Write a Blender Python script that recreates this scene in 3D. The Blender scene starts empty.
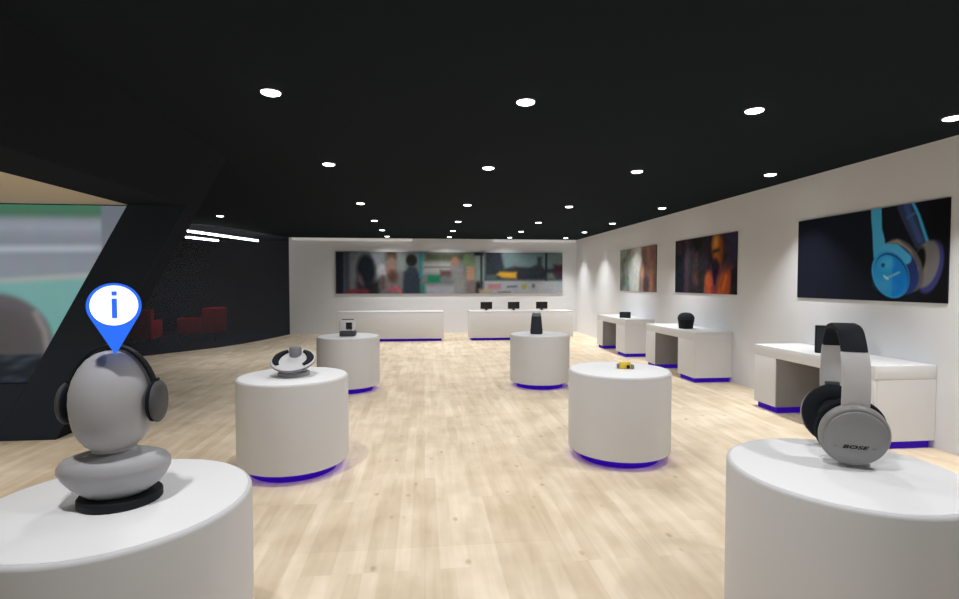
import bpy, bmesh, math, random
import numpy as np
from mathutils import Vector, Matrix

PI = math.pi
sc = bpy.context.scene
COL = sc.collection

# ------------------------------------------------------------------ camera, world, exposure
cam_d = bpy.data.cameras.new('camera')
cam_d.sensor_fit = 'HORIZONTAL'
cam_d.sensor_width = 36.0
cam_d.lens = 36.0 * 518.7 / 959.0
cam_d.clip_start = 0.05
cam_d.clip_end = 100
cam = bpy.data.objects.new('camera', cam_d)
COL.objects.link(cam)
cam.location = (0, 0, 1.6)
cam.rotation_euler = (PI / 2 - math.atan(17.5 / 518.7), 0, -math.atan(55.5 / 518.7))
sc.camera = cam

world = bpy.data.worlds.new('ambient_fill')
sc.world = world
world.use_nodes = True
world.node_tree.nodes['Background'].inputs[0].default_value = (0.93, 0.96, 1.0, 1)
world.node_tree.nodes['Background'].inputs[1].default_value = 0.46  # even fill light added through the open side behind the camera

vs = sc.view_settings
vs.view_transform = 'Standard'
vs.look = 'None'
vs.gamma = 1
vs.use_curve_mapping = False
vs.exposure = 0.0
sc.cycles.use_denoising = True
sc.cycles.max_bounces = 8
sc.cycles.diffuse_bounces = 4
sc.cycles.sample_clamp_indirect = 4

SPOT_W = 14.4       # power of one ceiling downlight


# ------------------------------------------------------------------ colour and materials
def lin(c):
    return tuple(((v / 255) / 12.92 if v / 255 <= 0.04045 else ((v / 255 + 0.055) / 1.055) ** 2.4) for v in c)


def mat(name, rgb, rough=0.5, metal=0.0, emit=None, strength=0.0, spec=0.5, noise=0.0, nscale=20.0):
    m = bpy.data.materials.new(name)
    m.use_nodes = True
    nt = m.node_tree
    b = nt.nodes['Principled BSDF']
    b.inputs['Base Color'].default_value = (*rgb, 1)
    b.inputs['Roughness'].default_value = rough
    b.inputs['Metallic'].default_value = metal
    b.inputs['Specular IOR Level'].default_value = spec
    if emit:
        b.inputs['Emission Color'].default_value = (*emit, 1)
        b.inputs['Emission Strength'].default_value = strength
    if noise:
        tc = nt.nodes.new('ShaderNodeTexCoord')
        n = nt.nodes.new('ShaderNodeTexNoise')
        n.inputs['Scale'].default_value = nscale
        n.inputs['Detail'].default_value = 4
        nt.links.new(tc.outputs['Object'], n.inputs['Vector'])
        r = nt.nodes.new('ShaderNodeMapRange')
        r.inputs['To Min'].default_value = 1 - noise
        r.inputs['To Max'].default_value = 1 + noise
        nt.links.new(n.outputs['Fac'], r.inputs['Value'])
        v = nt.nodes.new('ShaderNodeVectorMath')
        v.operation = 'SCALE'
        v.inputs[0].default_value = rgb
        nt.links.new(r.outputs['Result'], v.inputs['Scale'])
        nt.links.new(v.outputs['Vector'], b.inputs['Base Color'])
    return m


M_WALL = mat('wall_paint', (0.82, 0.835, 0.86), 0.85, noise=0.02, nscale=3, spec=0.2)
M_CEIL = mat('black_ceiling', (0.0135, 0.0175, 0.0220), 0.95, noise=0.03, nscale=2, spec=0.02)
M_PORTAL_LIT = mat('black_portal_lit_tone', (0.026, 0.034, 0.046), 0.9, noise=0.03, nscale=2, spec=0.03)  # lighter copy of the portal's black: light painted on the front faces
M_PORTAL_SHADE = mat('black_portal_shade_tone', (0.0155, 0.018, 0.024), 0.9, noise=0.03, nscale=2, spec=0.03)  # darker copy of the same black: shade painted on post sides and beam
M_DARKROOM = mat('lounge_dark_paint', (0.030, 0.031, 0.036), 0.9, noise=0.04, nscale=2, spec=0.05)
M_SOFFIT = mat('beige_soffit_paint', (0.62, 0.54, 0.43), 0.9, noise=0.02, nscale=2, spec=0.1)
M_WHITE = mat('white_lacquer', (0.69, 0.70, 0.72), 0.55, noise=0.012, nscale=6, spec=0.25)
M_TOP_LIT = mat('white_lacquer_lit_top', (0.93, 0.935, 0.95), 0.5, spec=0.3)  # same lacquer as the body, whitened: overhead light painted in
M_DESK = mat('desk_laminate', (0.76, 0.765, 0.78), 0.6, noise=0.012, nscale=5, spec=0.2)
M_RECESS_SHADE = mat('recess_painted_shade', (0.33, 0.325, 0.325), 0.8, noise=0.03, nscale=4, spec=0.15)  # desk tone darkened: knee-hole shade painted into the colour
M_PURPLE = mat('purple_led_kick', (0.03, 0.005, 0.2), 0.6, emit=(0.07, 0.0, 1.0), strength=0.19, spec=0.1)
M_LED = mat('violet_led_strip', (0.1, 0.05, 0.3), 0.6, emit=(0.28, 0.12, 1.0), strength=0.9, spec=0.1)
M_MANN = mat('grey_mannequin_plastic', (0.43, 0.43, 0.45), 0.55, noise=0.015, nscale=8, spec=0.3)
M_BLACK = mat('black_rubber', (0.010, 0.012, 0.015), 0.6, spec=0.2)
M_BLACKPAD = mat('black_leatherette_pad', (0.010, 0.013, 0.018), 0.7, noise=0.1, nscale=60, spec=0.15)
M_DGREY = mat('dark_grey_plastic', (0.075, 0.078, 0.085), 0.55, noise=0.05, nscale=30, spec=0.3)
M_CLOTH = mat('grille_fabric', (0.040, 0.048, 0.058), 0.85, noise=0.12, nscale=160, spec=0.1)
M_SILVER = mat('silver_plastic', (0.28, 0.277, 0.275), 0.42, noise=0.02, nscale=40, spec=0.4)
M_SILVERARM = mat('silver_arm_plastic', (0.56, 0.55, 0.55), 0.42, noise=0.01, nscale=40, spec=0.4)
M_MIDGREY = mat('mid_grey_plastic', (0.22, 0.23, 0.25), 0.5, spec=0.35)
M_STEELGREY = mat('satin_grey_plastic', (0.36, 0.36, 0.37), 0.5, spec=0.35)
M_LGREY = mat('light_grey_plastic', (0.66, 0.66, 0.68), 0.45, spec=0.35)
M_SCREENOFF = mat('dark_glass_screen', (0.006, 0.006, 0.008), 0.25, spec=0.5)
M_YELLOW = mat('yellow_plastic', (0.80, 0.56, 0.05), 0.45, noise=0.03, nscale=90, spec=0.4)
M_RED = mat('red_upholstery', (0.62, 0.022, 0.032), 0.8, noise=0.06, nscale=20, spec=0.15)
M_CHROME = mat('dull_steel', (0.12, 0.12, 0.13), 0.35, metal=0.8)
M_LAMP = mat('lamp_diffuser', (0.9, 0.9, 0.9), 0.5, emit=(1, 0.98, 0.95), strength=5.0)
M_TUBE = mat('linear_lamp_diffuser', (0.9, 0.9, 0.9), 0.5, emit=(1, 0.99, 0.97), strength=45.0)
M_COVE = mat('cove_light_diffuser', (0.8, 0.8, 0.8), 0.5, emit=(1, 0.98, 0.96), strength=0.22)
M_RING = mat('lamp_trim_black', (0.015, 0.015, 0.017), 0.5)
M_BLUE = mat('blue_marker_glow', (0.01, 0.03, 0.2), 0.6, emit=(0.028, 0.17, 1.0), strength=0.93, spec=0.0)  # flat marker blue kept bright by emission, no lamp inside
M_MARKERWHITE = mat('white_marker_glow', (0.8, 0.8, 0.8), 0.6, emit=(1, 1, 1), strength=0.8, spec=0.0)  # marker white held bright by emission in the same way
M_LOGO = mat('logo_print_black', (0.004, 0.004, 0.004), 0.6, spec=0.1)
M_LOGOGREY = mat('logo_print_grey', (0.17, 0.165, 0.16), 0.6, spec=0.1)
M_CANVAS = mat('canvas_edge', (0.02, 0.02, 0.024), 0.8, spec=0.05)


def wood_floor():
    m = bpy.data.materials.new('light_wood_strip_floor')
    m.use_nodes = True
    nt = m.node_tree
    N, L = nt.nodes, nt.links
    b = N['Principled BSDF']
    b.inputs['Roughness'].default_value = 0.62
    b.inputs['Specular IOR Level'].default_value = 0.18
    tc = N.new('ShaderNodeTexCoord')
    mp = N.new('ShaderNodeMapping')
    mp.inputs['Rotation'].default_value = (0, 0, PI / 2)
    L.new(tc.outputs['Object'], mp.inputs['Vector'])

    def brick(w, h, off, c1, c2, mort, ms):
        t = N.new('ShaderNodeTexBrick')
        t.offset = off
        t.offset_frequency = 3
        t.inputs['Scale'].default_value = 1
        t.inputs['Brick Width'].default_value = w
        t.inputs['Row Height'].default_value = h
        t.inputs['Mortar Size'].default_value = ms
        t.inputs['Mortar Smooth'].default_value = 0.4
        t.inputs['Color1'].default_value = (*c1, 1)
        t.inputs['Color2'].default_value = (*c2, 1)
        t.inputs['Mortar'].default_value = (*mort, 1)
        L.new(mp.outputs['Vector'], t.inputs['Vector'])
        return t

    big = brick(1.55, 0.78, 0.0, (1.0, 1.0, 1.0), (0.93, 0.915, 0.90), (0.90, 0.88, 0.86), 0.003)
    small = brick(0.95, 0.085, 0.43, (1.03, 1.03, 1.03), (0.90, 0.872, 0.83), (0.95, 0.945, 0.93), 0.001)
    mul = N.new('ShaderNodeMixRGB')
    mul.blend_type = 'MULTIPLY'
    mul.inputs[0].default_value = 1
    L.new(big.outputs['Color'], mul.inputs[1])
    L.new(small.outputs['Color'], mul.inputs[2])
    # streaky grain that runs along the strips
    mp2 = N.new('ShaderNodeMapping')
    mp2.inputs['Scale'].default_value = (9, 1.3, 1)
    L.new(tc.outputs['Object'], mp2.inputs['Vector'])
    g = N.new('ShaderNodeTexNoise')
    g.inputs['Scale'].default_value = 1.3
    g.inputs['Detail'].default_value = 2.5
    g.inputs['Distortion'].default_value = 0.6
    L.new(mp2.outputs['Vector'], g.inputs['Vector'])
    r = N.new('ShaderNodeValToRGB')
    r.color_ramp.elements[0].position = 0.28
    r.color_ramp.elements[0].color = (0.88, 0.85, 0.79, 1)
    r.color_ramp.elements[1].position = 0.66
    r.color_ramp.elements[1].color = (1.06, 1.06, 1.06, 1)
    L.new(g.outputs['Fac'], r.inputs['Fac'])
    mul2 = N.new('ShaderNodeMixRGB')
    mul2.blend_type = 'MULTIPLY'
    mul2.inputs[0].default_value = 0.75
    L.new(mul.outputs['Color'], mul2.inputs[1])
    L.new(r.outputs['Color'], mul2.inputs[2])
    # cloudy broad tone changes
    c = N.new('ShaderNodeTexNoise')
    c.inputs['Scale'].default_value = 2.2
    c.inputs['Detail'].default_value = 3
    L.new(tc.outputs['Object'], c.inputs['Vector'])
    cr = N.new('ShaderNodeValToRGB')
    cr.color_ramp.elements[0].position = 0.35
    cr.color_ramp.elements[0].color = (0.88, 0.85, 0.80, 1)
    cr.color_ramp.elements[1].position = 0.62
    cr.color_ramp.elements[1].color = (1.03, 1.03, 1.03, 1)
    L.new(c.outputs['Fac'], cr.inputs['Fac'])
    mul3 = N.new('ShaderNodeMixRGB')
    mul3.blend_type = 'MULTIPLY'
    mul3.inputs[0].default_value = 0.9
    L.new(mul2.outputs['Color'], mul3.inputs[1])
    L.new(cr.outputs['Color'], mul3.inputs[2])
    # small knots
    mp3 = N.new('ShaderNodeMapping')
    mp3.inputs['Scale'].default_value = (3.4, 2.0, 1)
    L.new(tc.outputs['Object'], mp3.inputs['Vector'])
    v = N.new('ShaderNodeTexVoronoi')
    v.inputs['Scale'].default_value = 1.6
    v.inputs['Randomness'].default_value = 1
    L.new(mp3.outputs['Vector'], v.inputs['Vector'])
    vr = N.new('ShaderNodeValToRGB')
    vr.color_ramp.elements[0].position = 0.03
    vr.color_ramp.elements[0].color = (0.62, 0.5, 0.38, 1)
    vr.color_ramp.elements[1].position = 0.13
    vr.color_ramp.elements[1].color = (1, 1, 1, 1)
    L.new(v.outputs['Distance'], vr.inputs['Fac'])
    mul4 = N.new('ShaderNodeMixRGB')
    mul4.blend_type = 'MULTIPLY'
    mul4.inputs[0].default_value = 0.65
    L.new(mul3.outputs['Color'], mul4.inputs[1])
    L.new(vr.outputs['Color'], mul4.inputs[2])
    base = N.new('ShaderNodeMixRGB')
    base.blend_type = 'MULTIPLY'
    base.inputs[0].default_value = 1
    base.inputs[1].default_value = (0.97, 0.85, 0.68, 1)
    L.new(mul4.outputs['Color'], base.inputs[2])
    L.new(base.outputs['Color'], b.inputs['Base Color'])
    return m


M_FLOOR = wood_floor()


def glass_mat():
    m = bpy.data.materials.new('smoked_glass')
    m.use_nodes = True
    nt = m.node_tree
    N, L = nt.nodes, nt.links
    N.remove(N['Principled BSDF'])
    out = N['Material Output']
    t = N.new('ShaderNodeBsdfTransparent')
    t.inputs[0].default_value = (0.85, 0.86, 0.88, 1)
    g = N.new('ShaderNodeBsdfDiffuse')
    g.inputs['Color'].default_value = (0.085, 0.095, 0.12, 1)
    mx = N.new('ShaderNodeMixShader')
    mx.inputs[0].default_value = 0.36
    L.new(t.outputs[0], mx.inputs[1])
    L.new(g.outputs[0], mx.inputs[2])
    L.new(mx.outputs[0], out.inputs['Surface'])
    return m


M_GLASS = glass_mat()


def lens_mat():
    m = bpy.data.materials.new('frosted_lamp_lens')
    m.use_nodes = True
    N, L = m.node_tree.nodes, m.node_tree.links
    N.remove(N['Principled BSDF'])
    t = N.new('ShaderNodeBsdfTransparent')
    e = N.new('ShaderNodeEmission')
    e.inputs['Color'].default_value = (1, 0.99, 0.98, 1)
    e.inputs['Strength'].default_value = 3
    a = N.new('ShaderNodeAddShader')
    L.new(t.outputs[0], a.inputs[0])
    L.new(e.outputs[0], a.inputs[1])
    L.new(a.outputs[0], N['Material Output'].inputs['Surface'])
    return m


M_LENS = lens_mat()


def print_mat(name, gain=1.0, emissive=0.0):
    """printed picture: its own colours are stored on the mesh"""
    m = bpy.data.materials.new(name)
    m.use_nodes = True
    nt = m.node_tree
    N, L = nt.nodes, nt.links
    b = N['Principled BSDF']
    a = N.new('ShaderNodeVertexColor')
    a.layer_name = 'Print'
    s = N.new('ShaderNodeVectorMath')
    s.operation = 'SCALE'
    s.inputs['Scale'].default_value = gain
    L.new(a.outputs['Color'], s.inputs[0])
    b.inputs['Roughness'].default_value = 0.7
    b.inputs['Specular IOR Level'].default_value = 0.05
    if emissive:
        b.inputs['Base Color'].default_value = (0.01, 0.01, 0.01, 1)
        L.new(s.outputs['Vector'], b.inputs['Emission Color'])
        b.inputs['Emission Strength'].default_value = emissive
    else:
        L.new(s.outputs['Vector'], b.inputs['Base Color'])
    return m


# ------------------------------------------------------------------ object helpers
def obj(name, bm, m, parent=None, loc=None, rot=None, smooth=True, angle=40):
    me = bpy.data.meshes.new(name)
    bmesh.ops.recalc_face_normals(bm, faces=bm.faces)
    if smooth:
        for f in bm.faces:
            f.smooth = True
        for e in bm.edges:
            if len(e.link_faces) == 2 and e.calc_face_angle(0) > math.radians(angle):
                e.smooth = False
    bm.to_mesh(me)
    bm.free()
    me.materials.append(m)
    o = bpy.data.objects.new(name, me)
    COL.objects.link(o)
    if parent:
        o.parent = parent
    if loc:
        o.location = loc
    if rot:
        o.rotation_euler = rot
    return o


def thing(name, label, cat, loc=(0, 0, 0), rotz=0, group=None):
    o = bpy.data.objects.new(name, None)
    o.empty_display_size = 0.1
    COL.objects.link(o)
    o.location = loc
    o.rotation_euler = (0, 0, rotz)
    o['label'] = label
    o['category'] = cat
    if group:
        o['group'] = group
    return o


def struct(name, bm, m, parent=None, smooth=False):
    o = obj(name, bm, m, parent, smooth=smooth)
    o['kind'] = 'structure'
    return o


def dup(root, loc, label, rotz=None):
    r = root.copy()
    COL.objects.link(r)
    r.location = loc
    if rotz is not None:
        r.rotation_euler = (0, 0, rotz)
    r['label'] = label
    for ch in list(root.children):
        c = ch.copy()
        COL.objects.link(c)
        c.parent = r
        for g in list(ch.children):
            d = g.copy()
            COL.objects.link(d)
            d.parent = c
    return r


def box(x0, x1, y0, y1, z0, z1, bevel=0.0, seg=2, bm=None):
    own = bmesh.new()
    bmesh.ops.create_cube(own, size=1)
    for v in own.verts:
        v.co = Vector(((x0 + x1) / 2 + v.co.x * (x1 - x0), (y0 + y1) / 2 + v.co.y * (y1 - y0), (z0 + z1) / 2 + v.co.z * (z1 - z0)))
    if bevel:
        bmesh.ops.bevel(own, geom=own.edges[:], offset=bevel, segments=seg, affect='EDGES', profile=0.5)
    if bm is None:
        return own
    return merge(bm, own)


def merge(bm, other, mtx=None):
    me = bpy.data.meshes.new('tmp')
    if mtx is not None:
        bmesh.ops.transform(other, matrix=mtx, verts=other.verts)
    other.to_mesh(me)
    other.free()
    bm.from_mesh(me)
    bpy.data.meshes.remove(me)
    return bm


def lathe(profile, n=48, sx=1.0, sy=1.0, mtx=None):
    """profile: list of (r, z); r=0 closes to a point"""
    bm = bmesh.new()
    rings = []
    for r, z in profile:
        if r < 1e-6:
            rings.append([bm.verts.new((0, 0, z))])
        else:
            rings.append([bm.verts.new((r * sx * math.cos(2 * PI * i / n), r * sy * math.sin(2 * PI * i / n), z)) for i in range(n)])
    for a, b in zip(rings[:-1], rings[1:]):
        for i in range(n):
            j = (i + 1) % n
            if len(a) == 1 and len(b) == 1:
                continue
            if len(a) == 1:
                bm.faces.new((a[0], b[i], b[j]))
            elif len(b) == 1:
                bm.faces.new((a[i], a[j], b[0]))
            else:
                bm.faces.new((a[i], a[j], b[j], b[i]))
    if len(rings[0]) > 1:
        bm.faces.new(rings[0][::-1])
    if len(rings[-1]) > 1:
        bm.faces.new(rings[-1])
    if mtx is not None:
        bmesh.ops.transform(bm, matrix=mtx, verts=bm.verts)
    return bm


def prism_y(poly, y0, y1):
    """poly of (x, z) extruded along Y"""
    bm = bmesh.new()
    a = [bm.verts.new((x, y0, z)) for x, z in poly]
    b = [bm.verts.new((x, y1, z)) for x, z in poly]
    n = len(poly)
    bm.faces.new(a)
    bm.faces.new(b[::-1])
    for i in range(n):
        j = (i + 1) % n
        bm.faces.new((a[i], b[i], b[j], a[j]))
    return bm


def rounded_profile(r, z0, z1, bev, n=5, inner_bottom=0.02):
    p = [(r - inner_bottom, z0)]
    for i in range(n + 1):
        t = i / n * PI / 2
        p.append((r - inner_bottom + inner_bottom * math.sin(t), z0 + inner_bottom - inner_bottom * math.cos(t)))
    for i in range(n + 1):
        t = i / n * PI / 2
        p.append((r - bev + bev * math.cos(t), z1 - bev + bev * math.sin(t)))
    return p


def band(path, width, thick, axis_p=Vector((0, 1, 0))):
    """closed strip swept along a path of (s, z, wscale) in the local XZ plane, width along local Y"""
    bm = bmesh.new()
    pts = [Vector((p[0], 0, p[1])) for p in path]
    rings = []
    for i, p in enumerate(pts):
        d = (pts[min(i + 1, len(pts) - 1)] - pts[max(i - 1, 0)]).normalized()
        nrm = Vector((-d.z, 0, d.x))
        w = width * (path[i][2] if len(path[i]) > 2 else 1) / 2
        t = thick / 2
        c = 0.35 * t
        ring = []
        for (a, b) in ((-w, -t + c), (-w, t - c), (-w + c * 2, t), (w - c * 2, t), (w, t - c), (w, -t + c), (w - c * 2, -t), (-w + c * 2, -t)):
            ring.append(bm.verts.new(p + axis_p * a + nrm * b))
        rings.append(ring)
    for a, b in zip(rings[:-1], rings[1:]):
        for i in range(8):
            j = (i + 1) % 8
            bm.faces.new((a[i], a[j], b[j], b[i]))
    bm.faces.new(rings[0][::-1])
    bm.faces.new(rings[-1])
    return bm


def smooth_path(keys, n=40):
    """Catmull-Rom through (s, z, w) keys"""
    k = [Vector(p) for p in keys]
    k = [k[0] * 2 - k[1]] + k + [k[-1] * 2 - k[-2]]
    out = []
    segs = len(k) - 3
    for i in range(segs):
        p0, p1, p2, p3 = k[i:i + 4]
        m = max(2, n // segs)
        for j in range(m + (1 if i == segs - 1 else 0)):
            t = j / m
            out.append(tuple(0.5 * ((2 * p1) + (-p0 + p2) * t + (2 * p0 - 5 * p1 + 4 * p2 - p3) * t * t + (-p0 + 3 * p1 - 3 * p2 + p3) * t ** 3)))
    return out


# ------------------------------------------------------------------ picture painting (colours of the printed motifs)
class Paint:
    def __init__(self, nu, nv, aspect, bg):
        self.nu, self.nv, self.a = nu, nv, aspect
        u = np.linspace(0, 1, nu)
        v = np.linspace(0, 1, nv)
        self.U, self.V = np.meshgrid(u, v)
        self.C = np.zeros((nv, nu, 3)) + np.array(bg, float)

    def put(self, mask, col, alpha=1.0):
        mk = np.clip(mask, 0, 1)[..., None] * alpha
        c = np.array(col, float)
        self.C = self.C * (1 - mk) + c * mk

    def ellipse(self, cx, cy, rx, ry, col, rot=0, soft=0.02, alpha=1.0):
        """radii in units of the picture's height"""
        x = (self.U - cx) * self.a
        y = self.V - cy
        c, s = math.cos(math.radians(rot)), math.sin(math.radians(rot))
        X, Y = x * c + y * s, -x * s + y * c
        d = (np.sqrt((X / rx) ** 2 + (Y / ry) ** 2) - 1) * min(rx, ry)
        m = 0.5 - d / soft
        self.put(m, col, alpha)
        return np.clip(m, 0, 1)

    def stroke(self, pts, w, col, soft=0.02, alpha=1.0):
        D = np.full(self.U.shape, 9.0)
        for (x0, y0), (x1, y1) in zip(pts[:-1], pts[1:]):
            ax, ay, bx, by = x0 * self.a, y0, x1 * self.a, y1
            px, py = self.U * self.a - ax, self.V - ay
            dx, dy = bx - ax, by - ay
            t = np.clip((px * dx + py * dy) / (dx * dx + dy * dy + 1e-9), 0, 1)
            D = np.minimum(D, np.hypot(px - t * dx, py - t * dy))
        self.put(0.5 - (D - w) / soft, col, alpha)

    def rect(self, u0, u1, v0, v1, col, soft=0.02, alpha=1.0):
        d = np.maximum(np.maximum(u0 - self.U, self.U - u1) * self.a, np.maximum(v0 - self.V, self.V - v1))
        self.put(0.5 - d / soft, col, alpha)

    def poly(self, pts, col, soft=0.02, alpha=1.0):
        P = [(x * self.a, y) for x, y in pts]
        inside = np.zeros(self.U.shape, bool)
        D = np.full(self.U.shape, 9.0)
        X, Y = self.U * self.a, self.V
        for (x0, y0), (x1, y1) in zip(P, P[1:] + P[:1]):
            cond = ((y0 > Y) != (y1 > Y))
            with np.errstate(divide='ignore', invalid='ignore'):
                xi = (x1 - x0) * (Y - y0) / (y1 - y0 + 1e-12) + x0
            inside ^= cond & (X < xi)
            dx, dy = x1 - x0, y1 - y0
            t = np.clip(((X - x0) * dx + (Y - y0) * dy) / (dx * dx + dy * dy + 1e-9), 0, 1)
            D = np.minimum(D, np.hypot(X - x0 - t * dx, Y - y0 - t * dy))
        d = np.where(inside, -D, D)
        self.put(0.5 - d / soft, col, alpha)

    def grain(self, amp, seed=1, cells=(30, 12)):
        rng = np.random.RandomState(seed)
        g = rng.rand(cells[1] + 1, cells[0] + 1, 3) - 0.5
        yy = self.V * cells[1] * 0.999
        xx = self.U * cells[0] * 0.999
        iy, ix = yy.astype(int), xx.astype(int)
        fy, fx = (yy - iy)[..., None], (xx - ix)[..., None]
        n = (g[iy, ix] * (1 - fx) + g[iy, ix + 1] * fx) * (1 - fy) + (g[iy + 1, ix] * (1 - fx) + g[iy + 1, ix + 1] * fx) * fy
        self.C = np.clip(self.C + n * amp, 0, 255)

    def mesh(self, name, fn, m, parent):
        """fn(u, v) -> local point"""
        nu, nv = self.nu, self.nv
        verts = [fn(i / (nu - 1), j / (nv - 1)) for j in range(nv) for i in range(nu)]
        faces = [(j * nu + i, j * nu + i + 1, (j + 1) * nu + i + 1, (j + 1) * nu + i) for j in range(nv - 1) for i in range(nu - 1)]
        me = bpy.data.meshes.new(name)
        me.from_pydata(verts, [], faces)
        at = me.color_attributes.new('Print', 'FLOAT_COLOR', 'POINT')
        c = np.clip(self.C, 0, 255) / 255
        l = np.where(c <= 0.04045, c / 12.92, ((c + 0.055) / 1.055) ** 2.4)
        rgba = np.ones((nv * nu, 4), np.float32)
        rgba[:, :3] = l.reshape(-1, 3)
        at.data.foreach_set('color', rgba.ravel())
        me.materials.append(m)
        o = bpy.data.objects.new(name, me)
        COL.objects.link(o)
        o.parent = parent
        return o


# ------------------------------------------------------------------ the setting
H = 2.95
XW = 4.885           # right wall
YB = 16.3           # back wall
struct('floor', box(-9.6, 5.05, -4.0, 18.0, -0.12, 0.0), M_FLOOR)
struct('ceiling', box(-9.6, 5.05, -4.0, 18.0, H, H + 0.12), M_CEIL)
struct('wall_right', box(XW, XW + 0.15, -4.0, YB + 0.15, 0.0, H), M_WALL)
struct('wall_back', box(-4.07, XW, YB, YB + 0.15, 0.0, H), M_WALL)
struct('wall_left', box(-6.65, -6.5, -4.0, 5.93, 0.0, H), M_SOFFIT)
struct('wall_lounge_left', box(-9.6, -9.45, 5.93, 18.0, 0.0, H), M_DARKROOM)
struct('wall_lounge_back', box(-9.45, -4.0, 17.85, 18.0, 0.0, H), M_DARKROOM)
struct('wall_lounge_side', box(-4.0, -3.85, YB + 0.15, 18.0, 0.0, H), M_DARKROOM)
struct('wall_lounge_front', box(-9.45, -6.65, 5.78, 5.93, 0.0, H), M_DARKROOM)

# dark curved glass wall along the lounge
gl = [(-9.40, 8.6), (-8.3, 9.55), (-7.1, 10.65), (-6.0, 11.85), (-5.4, 12.6), (-4.96, 13.25), (-4.64, 13.95), (-4.38, 14.85), (-4.20, 15.6), (-4.08, 16.28)]


def wall_strip(pts, t, z0, z1):
    bm = bmesh.new()
    rows = []
    for i, (x, y) in enumerate(pts):
        a = Vector(pts[min(i + 1, len(pts) - 1)]) - Vector(pts[max(i - 1, 0)])
        n = Vector((-a.y, a.x)).normalized() * t
        rows.append([bm.verts.new((x, y, z0)), bm.verts.new((x, y, z1)), bm.verts.new((x + n.x, y + n.y, z1)), bm.verts.new((x + n.x, y + n.y, z0))])
    for a, b in zip(rows[:-1], rows[1:]):
        for i in range(4):
            j = (i + 1) % 4
            bm.faces.new((a[i], a[j], b[j], b[i]))
    bm.faces.new(rows[0])
    bm.faces.new(rows[-1][::-1])
    return bm


struct('window_1', wall_strip(gl, 0.02, 0.005, H - 0.005), M_GLASS, smooth=True)

lf = bmesh.new()
pp = [(x - 0.05, y + 0.03) for x, y in gl[1:-1]] + [(-4.05, 16.4), (-4.05, 17.8), (-9.4, 17.8), (-9.4, 8.7)]
lf.faces.new([lf.verts.new((x, y, 0.004)) for x, y in pp])
ex = bmesh.ops.extrude_face_region(lf, geom=lf.faces[:])
bmesh.ops.translate(lf, vec=(0, 0, 0.006), verts=[v for v in ex['geom'] if isinstance(v, bmesh.types.BMVert)])
struct('floor_lounge', lf, M_DARKROOM)

# leaning black portal frame: post and ceiling beam share one slanted section
k = 0.5458
post = [(-4.29, 0.0), (-3.72, 0.0), (-3.72 + k * 2.949, 2.949), (-3.72 + k * 2.949 - 0.56, 2.949)]
pt = thing('portal_frame', 'black slanted portal frame with a leaning post around the wall screen on the left', 'frame', (0, 0, 0))
obj('leaning_post', prism_y(post, 5.65, 5.93), M_PORTAL_SHADE, pt, smooth=False)
zb = 2.382
obj('front_face', prism_y([(-4.289, 0.0), (-3.721, 0.0), (-3.721 + k * 2.3815, 2.3815), (-4.289 + k * 2.3815, 2.3815)], 5.640, 5.6498), M_PORTAL_LIT, pt, smooth=False)  # thin skin that gives the post's front its painted lighter tone
xr = -3.72 + k * zb
beam = [(xr - 0.56, zb), (xr, zb), (-3.72 + k * 2.949, 2.949), (xr - 0.56, 2.949)]
obj('ceiling_beam', prism_y(beam, -3.9, 5.649), M_PORTAL_SHADE, pt, smooth=False)
obj('plinth_panel', prism_y([(-6.49, 0), (-4.291, 0), (-4.291 + k * 0.575, 0.575), (-6.49, 0.575)], 5.640, 5.93), M_PORTAL_LIT, pt, smooth=False)
struct('trim_1', box(-6.49, xr - 0.561, -3.9, 5.649, zb, zb + 0.05), M_SOFFIT)

# ------------------------------------------------------------------ screen on the left (moving picture, out of focus)
ms = thing('wall_screen', 'large lit wall screen showing a blurred grey and teal scene inside the slanted black frame', 'screen', (0, 5.72, 0.576))
X0, X1, SH = -6.49, -2.98, zb - 0.576


def screen_edge(z):      # right edge follows the post
    return -4.29 + k * z + 0.1


obj('screen_housing', prism_y([(X0, 0), (screen_edge(0.576) - 0.0, 0), (screen_edge(zb), SH), (X0, SH)], 0.02, 0.14), M_CANVAS, ms, smooth=False)
W = X1 + 0.1 - X0
A = W / SH


def wu(x):
    return (x - X0) / W


def wv(z):
    return (z - 0.576) / SH


P = Paint(220, 120, A, (126, 132, 142))
P.rect(-1, 2, wv(2.25), 2, (70, 104, 84), 0.06)
P.rect(-1, 2, wv(2.33), 2, (64, 110, 86), 0.03)
P.rect(-1, 2, wv(2.10), wv(2.22), (136, 142, 152), 0.06)
P.rect(-1, 2, wv(1.86), wv(2.06), (122, 127, 136), 0.08)
P.stroke([(0, wv(1.90)), (wu(-3.3), wv(1.945))], 0.02, (156, 162, 172), 0.03)
P.rect(-1, 2, wv(1.66), wv(1.84), (128, 133, 142), 0.08)
P.poly([(-0.2, -0.2), (1.2, -0.2), (1.2, wv(1.715)), (wu(-3.3), wv(1.70)), (wu(-4.2), wv(1.64)), (-0.2, wv(1.56))], (164, 158, 156), 0.03)
P.poly([(-0.2, -0.2), (1.2, -0.2), (1.2, wv(1.665)), (wu(-3.3), wv(1.65)), (wu(-4.2), wv(1.59)), (-0.2, wv(1.51))], (112, 158, 154), 0.04)
P.rect(-1, 2, wv(0.9), wv(1.5), (104, 152, 150), 0.3, 0.6)
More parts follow.
